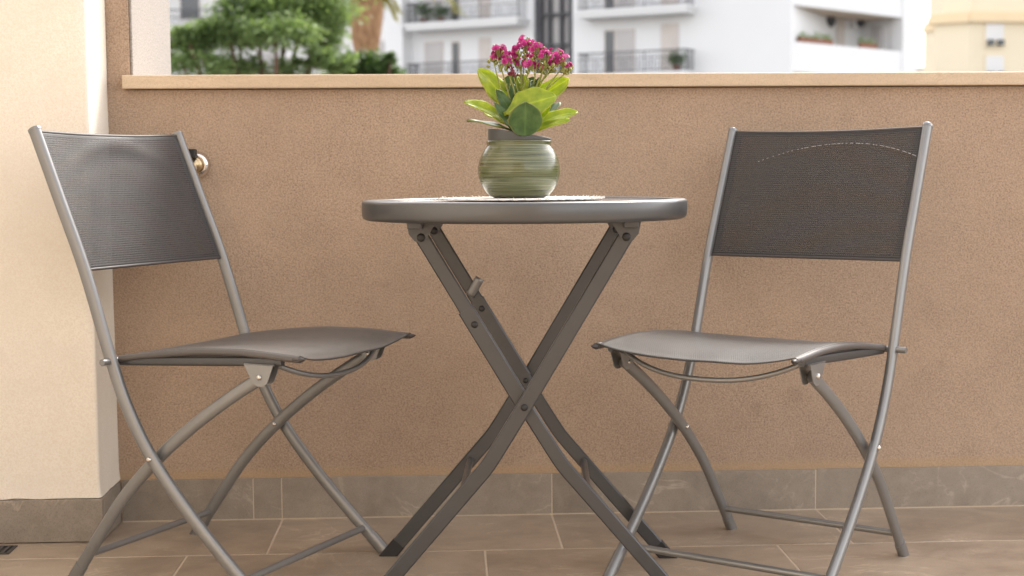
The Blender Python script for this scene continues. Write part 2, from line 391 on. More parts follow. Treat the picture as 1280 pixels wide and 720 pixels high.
# ------------------------------------------------------------------ folding chairs
WU, WL, WS = .2133, .1917, .1967
UP = [(-.177, .8513), (-.124, .725), (-.0686, .5918), (-.0133, .4275), (.022, .34), (.0732, .2527), (.148, .163), (.232, .078), (.3165, 0.0)]
LG = [(.3024, .4121), (.235, .372), (.155, .318), (.0732, .2527), (-.005, .176), (-.072, .090), (-.1379, 0.0)]
UREF = Vector((0, 1, 0))       # chair frame: x forward, y across, z up
def on_path(path, h):
    for a, b in zip(path, path[1:]):
        if min(a[1], b[1]) <= h <= max(a[1], b[1]):
            t = (h-a[1])/(b[1]-a[1]); return a[0]+(b[0]-a[0])*t
def hem_attr(o, fn):
    me = o.data; a = me.attributes.new('hem', 'FLOAT', 'POINT')
    for i in range(len(me.vertices)): a.data[i].value = fn(i)
def back_grid(kind):
    """backrest cloth between the uprights; kind picks the fold it carries"""
    nu, nv = 64, 48; mb = MB(); W_ = WU-.006
    top, bot = Vector((UP[0][0]+.003, 0, UP[0][1]-.0015)), Vector((UP[2][0], 0, UP[2][1]+.002))
    nrm = Vector((top.z-bot.z, 0, bot.x-top.x)).normalized()
    H = (top-bot).length
    def P(u, v):
        y = (u*2-1)*W_; p = bot.lerp(top, v)
        k = math.sin(math.pi*u)
        sag = -.008*k*(.75+.25*math.cos(math.pi*(v-.5)))
        s_ = 1-u if kind == 'glint_line' else u
        if kind == 'glint_line': arc = .90-.26*((u-.62)/.62)**2*(1 if u < .62 else 1.35)
        else: arc = .93-.36*((u-.5)/.5)**2
        d = (v-arc)*H
        if kind == 'glint_line': sag += .0018*math.exp(-(d/.004)**2)*min(1, max(0, (u-.1)*5))
        else: sag += .0022*math.exp(-(d/.016)**2)*max(0, 1-abs(u-.5)*2.3) - .001*math.exp(-((d+.03)/.02)**2)*max(0, 1-abs(u-.5)*2)
        z = p + nrm*sag + Vector((0, y, 0))
        z.z += -.002*k*(v-.5)*2      # the free edges dip between the rails
        z += nrm*.0008*noise.noise(Vector((u*5, v*4, 2)))
        return z
    mb.grid(P, nu, nv, lambda u, v: (u*2*W_, v*H))
    hem = lambda i: 1.0 if (i//(nu+1) <= 1 or i//(nu+1) >= nv-1 or i % (nu+1) <= 2 or i % (nu+1) >= nu-2) else 0.0
    return mb, hem, P, nrm
def seat_P(u, v):
    y = (u*2-1)*WS*(1+.012*v); x = -.006+v*.391
    h = .436+(.4545-.436)*v
    bow = .012*math.sin(math.pi*min(1, v*1.02))
    h += bow*(.55+.45*abs(u*2-1)**2)
    h -= .008*math.sin(math.pi*u)*(.35+.65*v)
    if v > .6: h -= .015*((v-.6)/.4)**2*(1-.85*abs(u*2-1)**4)       # lip rolls over the front
    x -= .012*math.sin(math.pi*u)*max(0, v-.8)/.2                   # front edge drawn in between the corners
    h += .0012*noise.noise(Vector((u*6, v*5, 7)))
    return Vector((x, y, h))
def make_chair(label, kind):
    c = thing('folding_chair', (0, 0, 0), 0, label, 'chair', 'folding chairs either side of the table')
    V = lambda x, y, z: Vector((x, y, z))
    for s in (-1, 1):
        p = smooth_path([(a, s*WU, h) for a, h in UP], 6)
        up = MB().tube(p, .0088, .0122, UREF, 18, 2.4, floor1=True).build('upright', M['alu'], c)
        t0 = (p[0]-p[1]).normalized()
        MB().tube([p[0]-t0*.001, p[0]+t0*.004, p[0]+t0*.006], .0094, .0128, UREF, 18, 2.4, scale=[1, 1, .8]).build('end_cap', M['alu'], up)
        q = [V(on_path(UP, h), s*WU, h) for h in (.032, .016, .0)]
        MB().tube(q, .0100, .0134, UREF, 18, 2.4, floor1=True).build('foot_cap', M['alu'], up)
        b = V(.0732, s*(WU+.0088), .2527)
        MB().lathe([(0, .0045), (.003, .0042), (.0046, .0028), (.005, 0)][::-1], b, 16, (0, s, 0)).lathe([(.0022, .0044), (0, .0048)], b, 6, (0, s, 0)).build('bolt', M['bolt'], up)
        # curved leg pair, inside the uprights
        p = smooth_path([(a, s*WL, h) for a, h in LG], 6)
        lg = MB().tube(p, .0084, .0118, UREF, 18, 2.4, floor1=True).build('leg', M['alu'], c)
        q = [V(on_path(LG, h), s*WL, h) for h in (.03, .015, .0)]
        MB().tube(q, .0096, .013, UREF, 18, 2.4, floor1=True).build('foot_cap', M['alu'], lg)
        for (a, h) in ((.0732, .2527), (.298, .4095)):
            MB().lathe([(.0048, 0), (.0044, .0026), (.003, .004), (0, .0042)], V(a, s*(WL-.0084), h), 16, (0, -s, 0)).build('bolt', M['bolt'], lg)
        # bracket under the seat carrying the leg
        br = MB()
        for dy in (-.0105, .0105):
            y = s*WL+dy; e = .0009
            pr = [(.270, .434), (.332, .436), (.318, .402), (.309, .396), (.297, .396), (.288, .402)]
            vs = [(a, y-e, h) for a, h in pr]+[(a, y+e, h) for a, h in pr]; n = len(pr)
            br.add(vs, [tuple(range(n)), tuple(range(2*n-1, n-1, -1))]+[(k, k+n, (k+1) % n+n, (k+1) % n) for k in range(n)])
        br.box((.270, s*WL-.0114, .4335), (.332, s*WL+.0114, .4355))
        bk = br.build('bracket', M['alu'], c)
        MB().lathe([(.0052, 0), (.0048, .0028), (.0032, .0044), (0, .0046)], V(.3024, s*(WL+.0114), .4121), 16, (0, s, 0)).build('bolt', M['bolt'], bk)
        # seat rail: straight flat bar below, cloth-covered bowed edge above
        MB().tube([V(-.008, s*(WS-.004), .4262), V(.15, s*(WS-.004), .4325), V(.345, s*(WS-.004), .4412)], .006, .0085, UREF, 12, 3.5).build('seat_bar', M['dark_alu'], c)
        e = [seat_P(0 if s < 0 else 1, k/16)+V(0, 0, -.0055) for k in range(17)]
        MB().tube(e, .0070, .0062, UREF, 12, 2.2).build('seat_edge', M['seat_edge'], c)
        bar = lambda x: .4262+(x+.008)*.0425
        MB().grid(lambda u, v: V(e[0].x+.004, 0, 0).lerp(V(.338, 0, 0), u)+V(0, s*(WS-.0025), 0)+V(0, 0, (1-v)*bar(.012+u*.326)+v*(seat_P(0, (.012+u*.326)/.391).z-.004)), 16, 3).build('side_skirt', M['hem'], c, solid=.0015)
        tip = e[-1]
        MB().tube([tip+V(-.012, 0, .0005), tip+V(.004, s*.001, -.0002), tip+V(.011, s*.003, .0012)], .0074, .0052, UREF, 12, 2.2, scale=[1, .8, .2]).build('corner_tip', M['hem'], c)
    # cross tubes
    MB().tube([V(-.0133, -WU-.026, .4275), V(-.0133, WU+.026, .4275)], .0062, .0062, V(0, 0, 1), 14).build('rear_tube', M['alu'], c)
    fx = on_path(UP, .047); MB().tube([V(fx, -WU+.004, .047), V(fx, WU-.004, .047)], .0068, .0078, V(0, 0, 1), 14).build('front_rung', M['alu'], c)
    lx = on_path(LG, .052); MB().tube([V(lx, -WL+.004, .052), V(lx, WL-.004, .052)], .0068, .0078, V(0, 0, 1), 14).build('rear_rung', M['alu'], c)
    wire = []
    for k in range(25):
        t = k/24; a = abs(2*t-1)
        wire.append(V(.318+.03*(1-a**2.2), (2*t-1)*(WL-.004), .4375-.041*(1-a**2.4)))
    MB().tube(wire, .0048, .0048, V(0, 0, 1), 12).build('seat_bow', M['alu'], c)
    # seat cloth
    mb = MB().grid(seat_P, 48, 44, lambda u, v: (u*2*WS, v*.39))
    st = mb.build('seat', M['seat_fabric'], c, solid=.0022)
    hem_attr(st, lambda i: 1.0 if (i//49 <= 1 or i//49 >= 42 or i % 49 <= 2 or i % 49 >= 46) else 0.35)
    # backrest cloth
    mb, hem, P, nrm = back_grid(kind)
    bk = mb.build('backrest', M['fabric'], c, solid=.0012); hem_attr(bk, hem)
    for v in (.0, 1.0): MB().tube([P(k/24, v) for k in range(25)], .0016, .003, nrm, 8).build('hem', M['hem'], bk)
    if kind == 'glint_line':
        for k in range(20, 64):
            u = k/64
            if u > .985 or (k < 30 and k % 3): continue
            a = .90-.26*((u-.62)/.62)**2*(1 if u < .62 else 1.35)
            a2 = .90-.26*((u+.010-.62)/.62)**2*(1 if u < .62 else 1.35)
            if k % 7 == 3: continue
        th = MB()  # pale dashes imitating the glint along the fold
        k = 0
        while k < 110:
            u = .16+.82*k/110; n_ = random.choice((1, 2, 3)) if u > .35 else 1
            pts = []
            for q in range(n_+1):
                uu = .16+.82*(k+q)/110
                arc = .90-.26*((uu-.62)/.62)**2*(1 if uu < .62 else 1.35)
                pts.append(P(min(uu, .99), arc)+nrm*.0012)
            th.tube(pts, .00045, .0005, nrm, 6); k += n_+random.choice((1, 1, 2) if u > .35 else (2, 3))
        th.build('crease_glint', M['crease_glint'], bk)
    return c
M['seat_edge'] = m_metal('sheened_edge_fabric', (.10, .09, .085), .36, .1)
M['crease_glint'] = m_flat('pale_painted_glint', (.50, .47, .46), .45)  # light tone standing in for a highlight on the cloth
ch1 = make_chair('grey folding chair left of the table, smooth mesh back, near the cream pillar', 'bump')
ch1.location = (-.5032, 2.8747, 0); ch1.rotation_euler.z = -.4727
ch2 = make_chair('grey folding chair right of the table with a pale painted glint line across its mesh back', 'glint_line')
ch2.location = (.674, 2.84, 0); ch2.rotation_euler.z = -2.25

# ------------------------------------------------------------------ bistro table
TX, TY, TZ, TPHI = .1488, 2.7096, .7178, -.0671
tb = thing('bistro_table', (TX, TY, 0), TPHI, 'round grey folding bistro table with crossed legs between the two chairs', 'table')
pr = [(.270, .7135), (.271, .7160), (.2745, .7178), (.288, .7180), (.2965, .7172), (.2992, .7152), (.3004, .712), (.3006, .700), (.2998, .689), (.2970, .6840), (.291, .6815), (.284, .6815), (.281, .684), (.281, .706), (.271, .709)]
MB().lathe(pr, (0, 0, 0), 128, closed=True).build('rim', M['rim'], tb)
tg = NT('dark_glass_top').set(Base_Color=(.26, .24, .225), Roughness=.14); tg.b.inputs['Coat Weight'].default_value = .3
MB().lathe([(0, .7090), (.2705, .7090), (.2705, .7142), (.2695, .7150), (0, .7150)], (0, 0, 0), 96).build('tabletop', tg.m, tb)
SO, SI, TW = .1705, .1530, .1882
BAR = .0136
def frame_bar(sgn, b, cls):
    """one leg of the X; sgn=+1 goes from upper left to lower right"""
    pts = [(-TW*1.0, .672), (-TW*.97, .6608), (0, .3561), (.052, .272), (.068, .248), (.088, .224), (.2803, 0.0)]
    P = []
    for a, z in pts[:3]+pts[3:]: P.append(Vector((sgn*a, b, z)))
    up = MB().tube(P[1:3], BAR*.90, BAR*.90, UREF, 16, 5)
    low = [P[2]+(P[1]-P[2])*(.52 if cls == 'inner' else 0)]+[P[2]]+smooth_path(P[3:6], 4)+[P[6]]
    return P, low
Y = UREF
for b, s in ((-SI, -1), (SI, 1)):       # inner frame: upper left to lower right, with locking sleeve
    P, low = frame_bar(1, b, 'inner')
    full = [P[0]]+[P[2]]+smooth_path(P[3:6], 4)+[P[6]]
    lg = MB().tube(full, .0072, BAR*.92, Y, 16, 5, rect=.0024, floor1=True).build('leg', M['dark_alu'], tb)
    k0 = P[2]+(P[1]-P[2])*(.56 if s < 0 else .53)
    MB().tube([k0, P[2]+(P[1]-P[2])*.02], .0082, BAR*1.08, Y, 16, 5, rect=.0024).build('sleeve', M['dark_alu'], lg)
    bz = P[2]+(P[1]-P[2])*.475
    for q, r_, of in ((bz, .0062, .0082), (P[1]-(P[1]-P[2])*.02, .0075, .0118)):
        MB().lathe([(r_, 0), (r_*.9, .002), (r_*.5, .0032), (0, .0034)], q+Y*(-of), 18, (0, -1, 0)).build('bolt', M['black'], lg)
    e = (P[6]-P[5]).normalized(); MB().tube([P[6]-e*.034, P[6]], .0080, BAR*1.04, Y, 16, 5, rect=.0024, floor1=True).build('foot_cap', M['black'], lg)
for b, s in ((-SO, -1), (SO, 1)):       # outer frame: upper right to lower left
    P, low = frame_bar(-1, b, 'outer')
    full = [P[0]]+[P[2]]+smooth_path(P[3:6], 4)+[P[6]]
    lg = MB().tube(full, .0072, BAR, Y, 16, 5, rect=.0024, floor1=True).build('leg', M['dark_alu'], tb)
    for q, r_, of in ((P[2], .0064, .0072), (P[1]-(P[1]-P[2])*.02, .0075, .0118)):
        MB().lathe([(r_, 0), (r_*.9, .002), (r_*.5, .0032), (0, .0034)], q+Y*(-of), 18, (0, -1, 0)).build('bolt', M['black'], lg)
    e = (P[6]-P[5]).normalized(); MB().tube([P[6]-e*.034, P[6]], .0080, BAR*1.04, Y, 16, 5, rect=.0024, floor1=True).build('foot_cap', M['black'], lg)
MB().lathe([(.0055, 0), (.005, .002), (.0028, .0034), (0, .0036)], Vector((-.001, SI-.0074, .3575)), 18, (0, -1, 0)).build('bolt', M['black'], tb)
for sx in (-1, 1):
    hz = .195; x = sx*(.088+(.224-hz)*(.2803-.088)/.224)
    so_ = SO if sx < 0 else SI
    MB().tube([Vector((x, -so_+.003, hz)), Vector((x, so_-.003, hz))], .0068, .0068, Vector((0, 0, 1)), 14).build('cross_tube', M['rim'], tb)
    # hinge plates under the top, near and far side
    for b in (-1, 1):
        pl_ = MB(); y0 = b*(SO if sx > 0 else SI)-(.0105 if True else 0); e = .0012
        pts = [(-.205, .684), (-.150, .684), (-.158, .672), (-.171, .650), (-.180, .646), (-.190, .648), (-.200, .660)]
        vs = [(-sx*a if False else sx*-1*a*-1, y0-e, z) for a, z in pts]
        vs = [(sx*abs(a), y0-e, z) for a, z in pts]+[(sx*abs(a), y0+e, z) for a, z in pts]; n = len(pts)
        pl_.add(vs, [tuple(range(n)), tuple(range(2*n-1, n-1, -1))]+[(k, k+n, (k+1) % n+n, (k+1) % n) for k in range(n)])
        pl_.build('hinge_plate', M['dark_alu'], tb)
    MB().box((sx*.187-.013, -.2, .6705), (sx*.187+.013, .2, .684)).build('top_rail', M['dark_alu'], tb, bevel=.002)
# locking lever on the far inner bar
q = Vector((-TW*.97, SI, .6608)).lerp(Vector((0, SI, .3561)), .42)
dl = Vector((.5, -.12, .86)).normalized(); wl_ = Vector((.86, 0, -.5))
lv = MB().grid(lambda u, v: Vector((q.x, SI-.0125, q.z))+dl*(-.008+.042*v)+wl_*((u-.5)*.017)+Vector((0, -1, 0))*(.005*math.sin(math.pi*u)+.006*v), 8, 6)
lv.build('lock_lever', M['alu'], tb, solid=.002)

# ------------------------------------------------------------------ placemat, ceramic pot, plant
VX, VY = .1396, 2.7096
t = NT('white_crochet_cotton').set(Roughness=.9, Base_Color=(.80, .78, .74)); v_ = t.coords()
t.bump(t.noise(v_, 500, 3), .6, .0015)
ZM = .7185
mat = MB(); n = 180
ring = lambda r, z, amp: [Vector((VX+.004+(r+amp*(.5+.5*math.sin(a*44))+random.uniform(-.0012, .0012)*(amp > 0))*math.cos(a), VY+(r+amp*(.5+.5*math.sin(a*44)))*math.sin(a), z+random.uniform(-.0004, .0006)*(amp > 0))) for a in [2*math.pi*k/n for k in range(n)]]
rs = [ring(.02, ZM+.0016, 0), ring(.05, ZM+.0016, 0), ring(.09, ZM+.0019, 0), ring(.115, ZM+.0015, 0), ring(.138, ZM+.0021, .0), ring(.146, ZM+.0012, .006), ring(.146, ZM-.0006, .006), ring(.02, ZM-.0004, 0)]
vs = [p for r_ in rs for p in r_]
mat.add(vs, [(i*n+j, i*n+(j+1) % n, (i+1)*n+(j+1) % n, (i+1)*n+j) for i in range(len(rs)-1) for j in range(n)], True)
mat.add(rs[0], [tuple(range(n))])
mo = mat.build('placemat', t.m)
tag(mo, 'white crocheted round mat lying under the green pot', 'placemat')
fr = MB()
for k in range(150):
    a = 2*math.pi*k/150+random.uniform(-.012, .012); r1 = .148; r2 = .153+random.uniform(-.001, .003); tw = a+random.uniform(-.02, .02)
    fr.tube([Vector((VX+.004+r1*math.cos(a), VY+r1*math.sin(a), ZM+.0008)), Vector((VX+.004+r2*math.cos(tw), VY+r2*math.sin(tw), ZM+random.uniform(.0, .0048)))], .0006, .0006, Vector((0, 0, 1)), 5)
fr.build('fringe', t.m, mo)

t = NT('green_glazed_ceramic').set(Roughness=.24); v_ = t.coords()
vb = t.coords(scale=(1.3, 1.3, 170)); vb2 = t.coords(scale=(5, 5, 300))
a = t.noise(vb, 3.2, 5, .65, .3); b = t.noise(vb2, 2.6, 4, .6, .2)
c = t.ramp(a, (.30, (.022, .022, .007)), (.43, (.062, .068, .022)), (.57, (.115, .125, .05)), (.70, (.185, .19, .10)))
c = t.mix(t.math('MULTIPLY', t.ramp(b, (.52, (0, 0, 0)), (.68, (1, 1, 1))), .55), c, (.22, .225, .14))
c = t.mix(t.math('MULTIPLY', t.ramp(b, (.34, (1, 1, 1)), (.42, (0, 0, 0))), .85), c, (.022, .018, .008))
t.color(c); t.b.inputs['Coat Weight'].default_value = .35; t.b.inputs['Coat Roughness'].default_value = .08
t.bump(a, .15, .002)
ZB = ZM+.0022
prof = [(0, .0005), (.046, .0), (.054, .003), (.0625, .012), (.0700, .024), (.0745, .036), (.0762, .047), (.0758, .058), (.0735, .069), (.0695, .080), (.0645, .089), (.0598, .095), (.0590, .0985), (.0606, .1025), (.0602, .1045), (.0575, .1050), (.0555, .103), (.056, .097), (.064, .086), (.070, .06), (.066, .03), (.05, .01), (0, .008)]
vz = MB().lathe(prof, (0, 0, 0), 96).build('ceramic_pot', t.m); vz.location = (VX, VY, ZB)
tag(vz, 'rounded green glazed pot with streaky bands on the white mat', 'pot')

pt = thing('flowering_plant', (VX, VY, ZB+.02), 0, 'magenta flowering succulent with broad yellow green leaves in the green pot', 'plant')
zz = lambda z: z-(ZB+.02)
# grey nursery pot, sitting tilted in the ceramic one
npb = MB().lathe([(.036, -.085), (.0565, .000), (.0590, .0150), (.0592, .0165), (.0580, .0170), (.0555, .004), (.053, -.012)], (0, 0, 0), 48)
npt = npb.build('nursery_pot', m_flat('grey_pot_plastic', (.075, .078, .075), .5), pt)
npt.location = (-.001, 0, .0815); npt.rotation_euler = (0, R(9.5), 0)
so_ = MB().lathe([(0, .004), (.03, .003), (.0525, -.004), (.0525, -.012), (0, -.012)], (0, 0, 0), 32).build('soil', m_flat('potting_soil', (.05, .035, .025), .95, scale=200), pt)
so_.location = (0, 0, .084); so_.rotation_euler = (0, R(9.5), 0)

def m_leaf(name, c1, c2, trans=.5):
    t = NT(name).set(Roughness=.38)
    c = t.n('ShaderNodeTexCoord'); sx = t.n('ShaderNodeSeparateXYZ'); t.l(c.outputs['UV'], sx.inputs[0])
    nz = t.noise(t.coords(), 70, 4)
    col = t.mix(t.ramp(nz, (.3, (0, 0, 0)), (.7, (1, 1, 1))), c1, c2)
    mid = t.ramp(t.math('ABSOLUTE', t.math('SUBTRACT', sx.outputs[0], .5)), (.0, (1, 1, 1)), (.06, (0, 0, 0)))
    col = t.mix(t.math('MULTIPLY', mid, .35), col, tuple(min(1, x*1.7) for x in c2))
    edge = t.ramp(t.math('ABSOLUTE', t.math('SUBTRACT', sx.outputs[0], .5)), (.46, (0, 0, 0)), (.5, (1, 1, 1)))
    col = t.mix(t.math('MULTIPLY', edge, .4), col, (.42, .36, .10))
    t.color(col); t.bump(nz, .2, .002)
    tr = t.n('ShaderNodeBsdfTranslucent'); t.l(t.mix(1.0, col, (2.2, 2.1, .9), 'MULTIPLY'), tr.inputs[0])
    mx = t.n('ShaderNodeMixShader'); mx.inputs[0].default_value = trans
    t.l(t.b.outputs[0], mx.inputs[1]); t.l(tr.outputs[0], mx.inputs[2]); t.l(mx.outputs[0], t.out.inputs[0]); return t.m
M['leaf'] = m_leaf('fresh_leaf', (.22, .30, .035), (.36, .41, .06))
M['leafd'] = m_leaf('dark_leaf', (.055, .11, .03), (.10, .17, .045), .3)
M['stem'] = m_leaf('flower_stem', (.12, .19, .05), (.20, .27, .08), .25)
SC = 674.
def pp(px, py, dy=0.0):                       # point near the plant's axis plane, dy metres towards the wall
    return at_y(px, py, VY+dy) - Vector((VX, VY, ZB+.02))
def leaf(base, tip, width, up, curl=.12, cup=.15, mat='leaf', scal=.05, tp=.30):
    ax_ = tip-base; L = ax_.length; ax_.normalize()
    nrm = (up-ax_*up.dot(ax_)).normalized(); sd_ = ax_.cross(nrm)
    sh = random.uniform(0, 9)
    def P(u, v):
        wv = math.sin(math.pi*min(1, (.04+.955*v)**1.05))**.58
        if v < tp: wv = max(.12, wv*(v/tp)**.8)
        wv *= 1+scal*math.sin(v*17+sh)
        x = (u*2-1)*wv*width/2
        return base+ax_*(L*v)+sd_*x+nrm*(-curl*L*(v**2) + curl*L*v*.9 + cup*abs(u*2-1)**1.6*width*wv*.6 + .0012*math.sin(v*9+u*5+sh))
    MB().grid(P, 10, 18).build('leaf', M[mat], pt, solid=.0022)
Z = Vector((0, 0, 1)); FY = Vector((0, -1, 0))
A = Vector
leaf(pp(640, 160, -.005), pp(581, 126, -.02), .036, A((.3, -.55, .8)), .25, .25)
leaf(pp(640, 163, -.02), pp(584, 150, -.045), .026, A((.1, -.25, 1)), .12, .1, 'leafd')
leaf(pp(642, 140, .02), pp(598, 86, .02), .050, A((.5, -.8, .35)), .10, .12)
leaf(pp(630, 143, -.035), pp(695, 120, -.055), .060, A((-.2, -.85, .45)), .26, .10)
leaf(pp(668, 112, .03), pp(626, 103, .035), .046, A((0, -.9, .4)), .1, .1, 'leafd')
leaf(pp(656, 170, -.058), pp(657, 128, -.078), .062, A((.05, -1, .12)), .04, .10, 'leafd', .02, .06)
leaf(pp(658, 163, -.01), pp(722, 139, -.015), .038, A((-.2, -.55, .8)), .20, .2)
leaf(pp(660, 166, -.03), pp(712, 149, -.04), .022, A((-.1, -.6, .8)), .14, .15)
leaf(pp(660, 135, .03), pp(711, 98, .03), .044, A((-.3, -.8, .45)), .12, .12)
leaf(pp(644, 150, -.01), pp(620, 112, -.015), .026, A((.4, -.9, .2)), .12, .2, 'leafd')
leaf(pp(648, 155, .0), pp(640, 105, .0), .032, A((.35, -.9, .2)), .1, .15, 'leafd')
leaf(pp(652, 150, .02), pp(666, 96, .03), .046, A((-.1, -1, .2)), .1, .15, 'leafd')
leaf(pp(650, 150, .035), pp(652, 100, .06), .040, A((0, -.8, .5)), .15, .1)
leaf(pp(640, 158, .03), pp(606, 140, .06), .032, A((.2, -.4, .9)), .15, .1)
leaf(pp(665, 160, .035), pp(700, 128, .055), .034, A((-.2, -.5, .85)), .15, .1, 'leafd')
leaf(pp(640, 163, -.03), pp(618, 128, -.035), .017, A((.4, -.9, .3)), .1, .2, 'leafd')
leaf(pp(672, 150, -.03), pp(689, 130, -.04), .014, A((-.3, -.9, .3)), .1, .2)
leaf(pp(650, 168, -.045), pp(634, 150, -.06), .016, A((.2, -.8, .6)), .1, .2, 'leafd')

for k in range(9):
    x_ = random.uniform(632, 676); y_ = random.uniform(92, 118)
    leaf(pp(x_*.4+652*.6, y_+26, random.uniform(-.02, .02)), pp(x_, y_, random.uniform(-.02, .03)), random.uniform(.010, .019), A((random.uniform(-.6, .6), -.8, .4)), .15, .2, random.choice(('leaf', 'leafd')))
t = NT('magenta_petal').set(Roughness=.5); nz = t.noise(t.coords(), 120, 3)
t.color(t.ramp(nz, (.3, (.22, .008, .09)), (.50, (.46, .025, .22)), (.78, (.74, .24, .50)))); tr = t.n('ShaderNodeBsdfTranslucent'); tr.inputs[0].default_value = (.75, .06, .32, 1)
mx = t.n('ShaderNodeMixShader'); mx.inputs[0].default_value = .3
t.l(t.b.outputs[0], mx.inputs[1]); t.l(tr.outputs[0], mx.inputs[2]); t.l(mx.outputs[0], t.out.inputs[0]); M['petal'] = t.m
M['bud'] = m_leaf('green_bud', (.12, .19, .05), (.24, .27, .085), .2)
M['budr'] = m_flat('dark_red_bud', (.16, .012, .03), .5, scale=90)
def floret(mb, c, n_, r_):
    n_ = n_.normalized(); ex = n_.orthogonal().normalized(); ey = n_.cross(ex); o = random.uniform(0, 6.28)
    for ringi, (k_, rr, lift) in enumerate(((7, 1., .15), (6, .72, .42), (4, .42, .62))):
        for k in range(k_):
            a_ = o+2*math.pi*k/k_+ringi*.5; d = ex*math.cos(a_)+ey*math.sin(a_); s_ = n_.cross(d)
            L = r_*rr; wd = r_*.42*rr**.5
            p0 = c+n_*(.1*L); p1 = c+d*(L*.6)+n_*(lift*r_*.9); p2 = c+d*L+n_*(lift*r_*.75)
            mb.add([p0, p1+s_*wd, p2+s_*wd*.3, p2-s_*wd*.3, p1-s_*wd, p1-n_*r_*.08], [(0, 5, 1), (5, 2, 1), (5, 3, 2), (5, 4, 3), (0, 4, 5)], True)
def ball(mb, c, r_, ax_=Z, st=1.4):
    ax_ = ax_.normalized(); mb.lathe([(0, -r_*st), (r_*.7, -r_*.8*st), (r_, 0), (r_*.75, r_*.8*st), (0, r_*1.2*st)], c, 8, tuple(ax_))
CL = [(624, 66, -.01, .016, 1), (632, 76, -.02, .011, 1), (617, 72, .0, .008, 1), (656, 54, .01, .015, 1), (648, 62, .0, .009, .8), (672, 62, -.015, .015, 1),
      (682, 72, -.02, .014, 1), (693, 68, -.005, .013, 1), (704, 76, -.01, .012, 1), (710, 84, .0, .008, 1), (664, 72, .02, .012, .5), (690, 80, .01, .010, .7), (640, 70, .01, .011, .9), (662, 80, -.02, .011, .8), (678, 84, .005, .010, .7), (650, 78, .015, .010, .6), (640, 85, -.025, .008, .0)]
st_ends = {}
for (px, py, dy, rad, pink) in CL:
    c0 = pp(px, py, dy); fc = MB(); gb = MB()
    rad *= 1.12; nfl = max(6, int(rad*rad*80000))
    for k in range(nfl):
        th = random.uniform(0, 6.28); ph = math.acos(random.uniform(-.25, 1))
        d = Vector((math.sin(ph)*math.cos(th), math.sin(ph)*math.sin(th)*.9, math.cos(ph)*.75))
        c = c0+d*rad*random.uniform(.72, 1.08)
        if random.random() < .74*pink: floret(fc, c, d+Vector((0, -.35, .25)), random.uniform(.0052, .0074))
        else: ball(gb, c, random.uniform(.0014, .0024), d)
        gb.tube([c0-Z*rad*.9, c-d*.002], .0007, .0007, Vector((1, .3, 0)), 5)
    for k in range(int(6+rad*420)):
        c = c0+Vector((random.gauss(0, .45)*rad, random.gauss(0, .4)*rad, -rad*random.uniform(.3, 1.5))); ball(gb, c, random.uniform(.0016, .0028), Vector((random.gauss(0, .5), 0, 1)))
    if fc.v: o = fc.build('flower_cluster', M['petal'], pt); gb.build('buds', M['bud'], o)
    else: gb.build('flower_cluster', M['budr'], pt)
    st = MB(); root = Vector((random.uniform(-.018, .018), random.uniform(-.012, .02), .10)); end = c0-Z*rad*.8
    midp = root.lerp(end, .55)+Vector((random.uniform(-.006, .006), 0, .006))
    st.tube(smooth_path([root, midp, end], 6), .0016, .0016, Vector((1, .2, 0)), 8, scale=[1.15-.5*k/12 for k in range(13)])
    st.build('stem', M['stem'], pt)

# ------------------------------------------------------------------ background: apartment block
M['render'] = m_flat('white_facade_render', (.70, .705, .715), .9, var=.03, scale=.6)
M['render2'] = m_flat('pale_facade_render', (.66, .655, .65), .9, var=.04, scale=.5)
M['yellow'] = m_flat('cream_facade_render', (.70, .62, .47), .9, var=.05, scale=.4)
M['cornice'] = m_flat('ochre_cornice', (.70, .56, .37), .9, var=.05, scale=.8)
M['glass'] = m_flat('dark_window_glass', (.06, .065, .075), .12, var=.2, scale=.8)
M['paleglass'] = m_flat('curtained_glass', (.42, .40, .40), .25, var=.15, scale=.7)
M['steel'] = m_flat('dark_steel', (.05, .05, .058), .5)
M['shut'] = m_flat('pale_shutter', (.55, .50, .47), .7, scale=2)
M['terra'] = m_flat('terracotta', (.22, .085, .05), .8, scale=5)
M['soffit'] = m_flat('warm_soffit_paint', (.56, .47, .38), .9, scale=1)
cor = cO + ray(988, 90)*66.0; cor.z = 0
ANG = R(30)
eA = Vector((-math.cos(ANG), math.sin(ANG), 0)); nA = Vector((-math.sin(ANG), -math.cos(ANG), 0))     # facade runs left and away; nA faces us
def onA(px, py, out=0.):
    d = ray(px, py); o = cor+nA*out; t_ = (o-cO).dot(nA)/d.dot(nA); p = cO+d*t_; return (p-cor).dot(eA), p.z
ab = thing('apartment_building', (cor.x, cor.y, -6.2), 0, 'white apartment block with iron railed balconies and a glazed stair tower', 'building')
SH = Vector((cor.x, cor.y, -6.2))
O_ = Vector((0, 0, 6.2))                 # local origin: world z = 0
def fA(mb, u0, u1, o0, o1, z0, z1, mi=0): return mb.fbox(O_, eA, nA, Z, (u0, o0, z0), (u1, o1, z1), mi)
uL = onA(496, 60)[0]
ZT = 17.0
eB = Vector((math.cos(R(40)), math.sin(R(40)), 0)); nB = Vector((math.sin(R(40)), -math.cos(R(40)), 0))
def onB(px, py, out=0.):
    d = ray(px, py); o = cor+nB*out; t_ = (o-cO).dot(nB)/d.dot(nB); p = cO+d*t_; return (p-cor).dot(eB), p.z
wB = onB(1133, 45)[0]
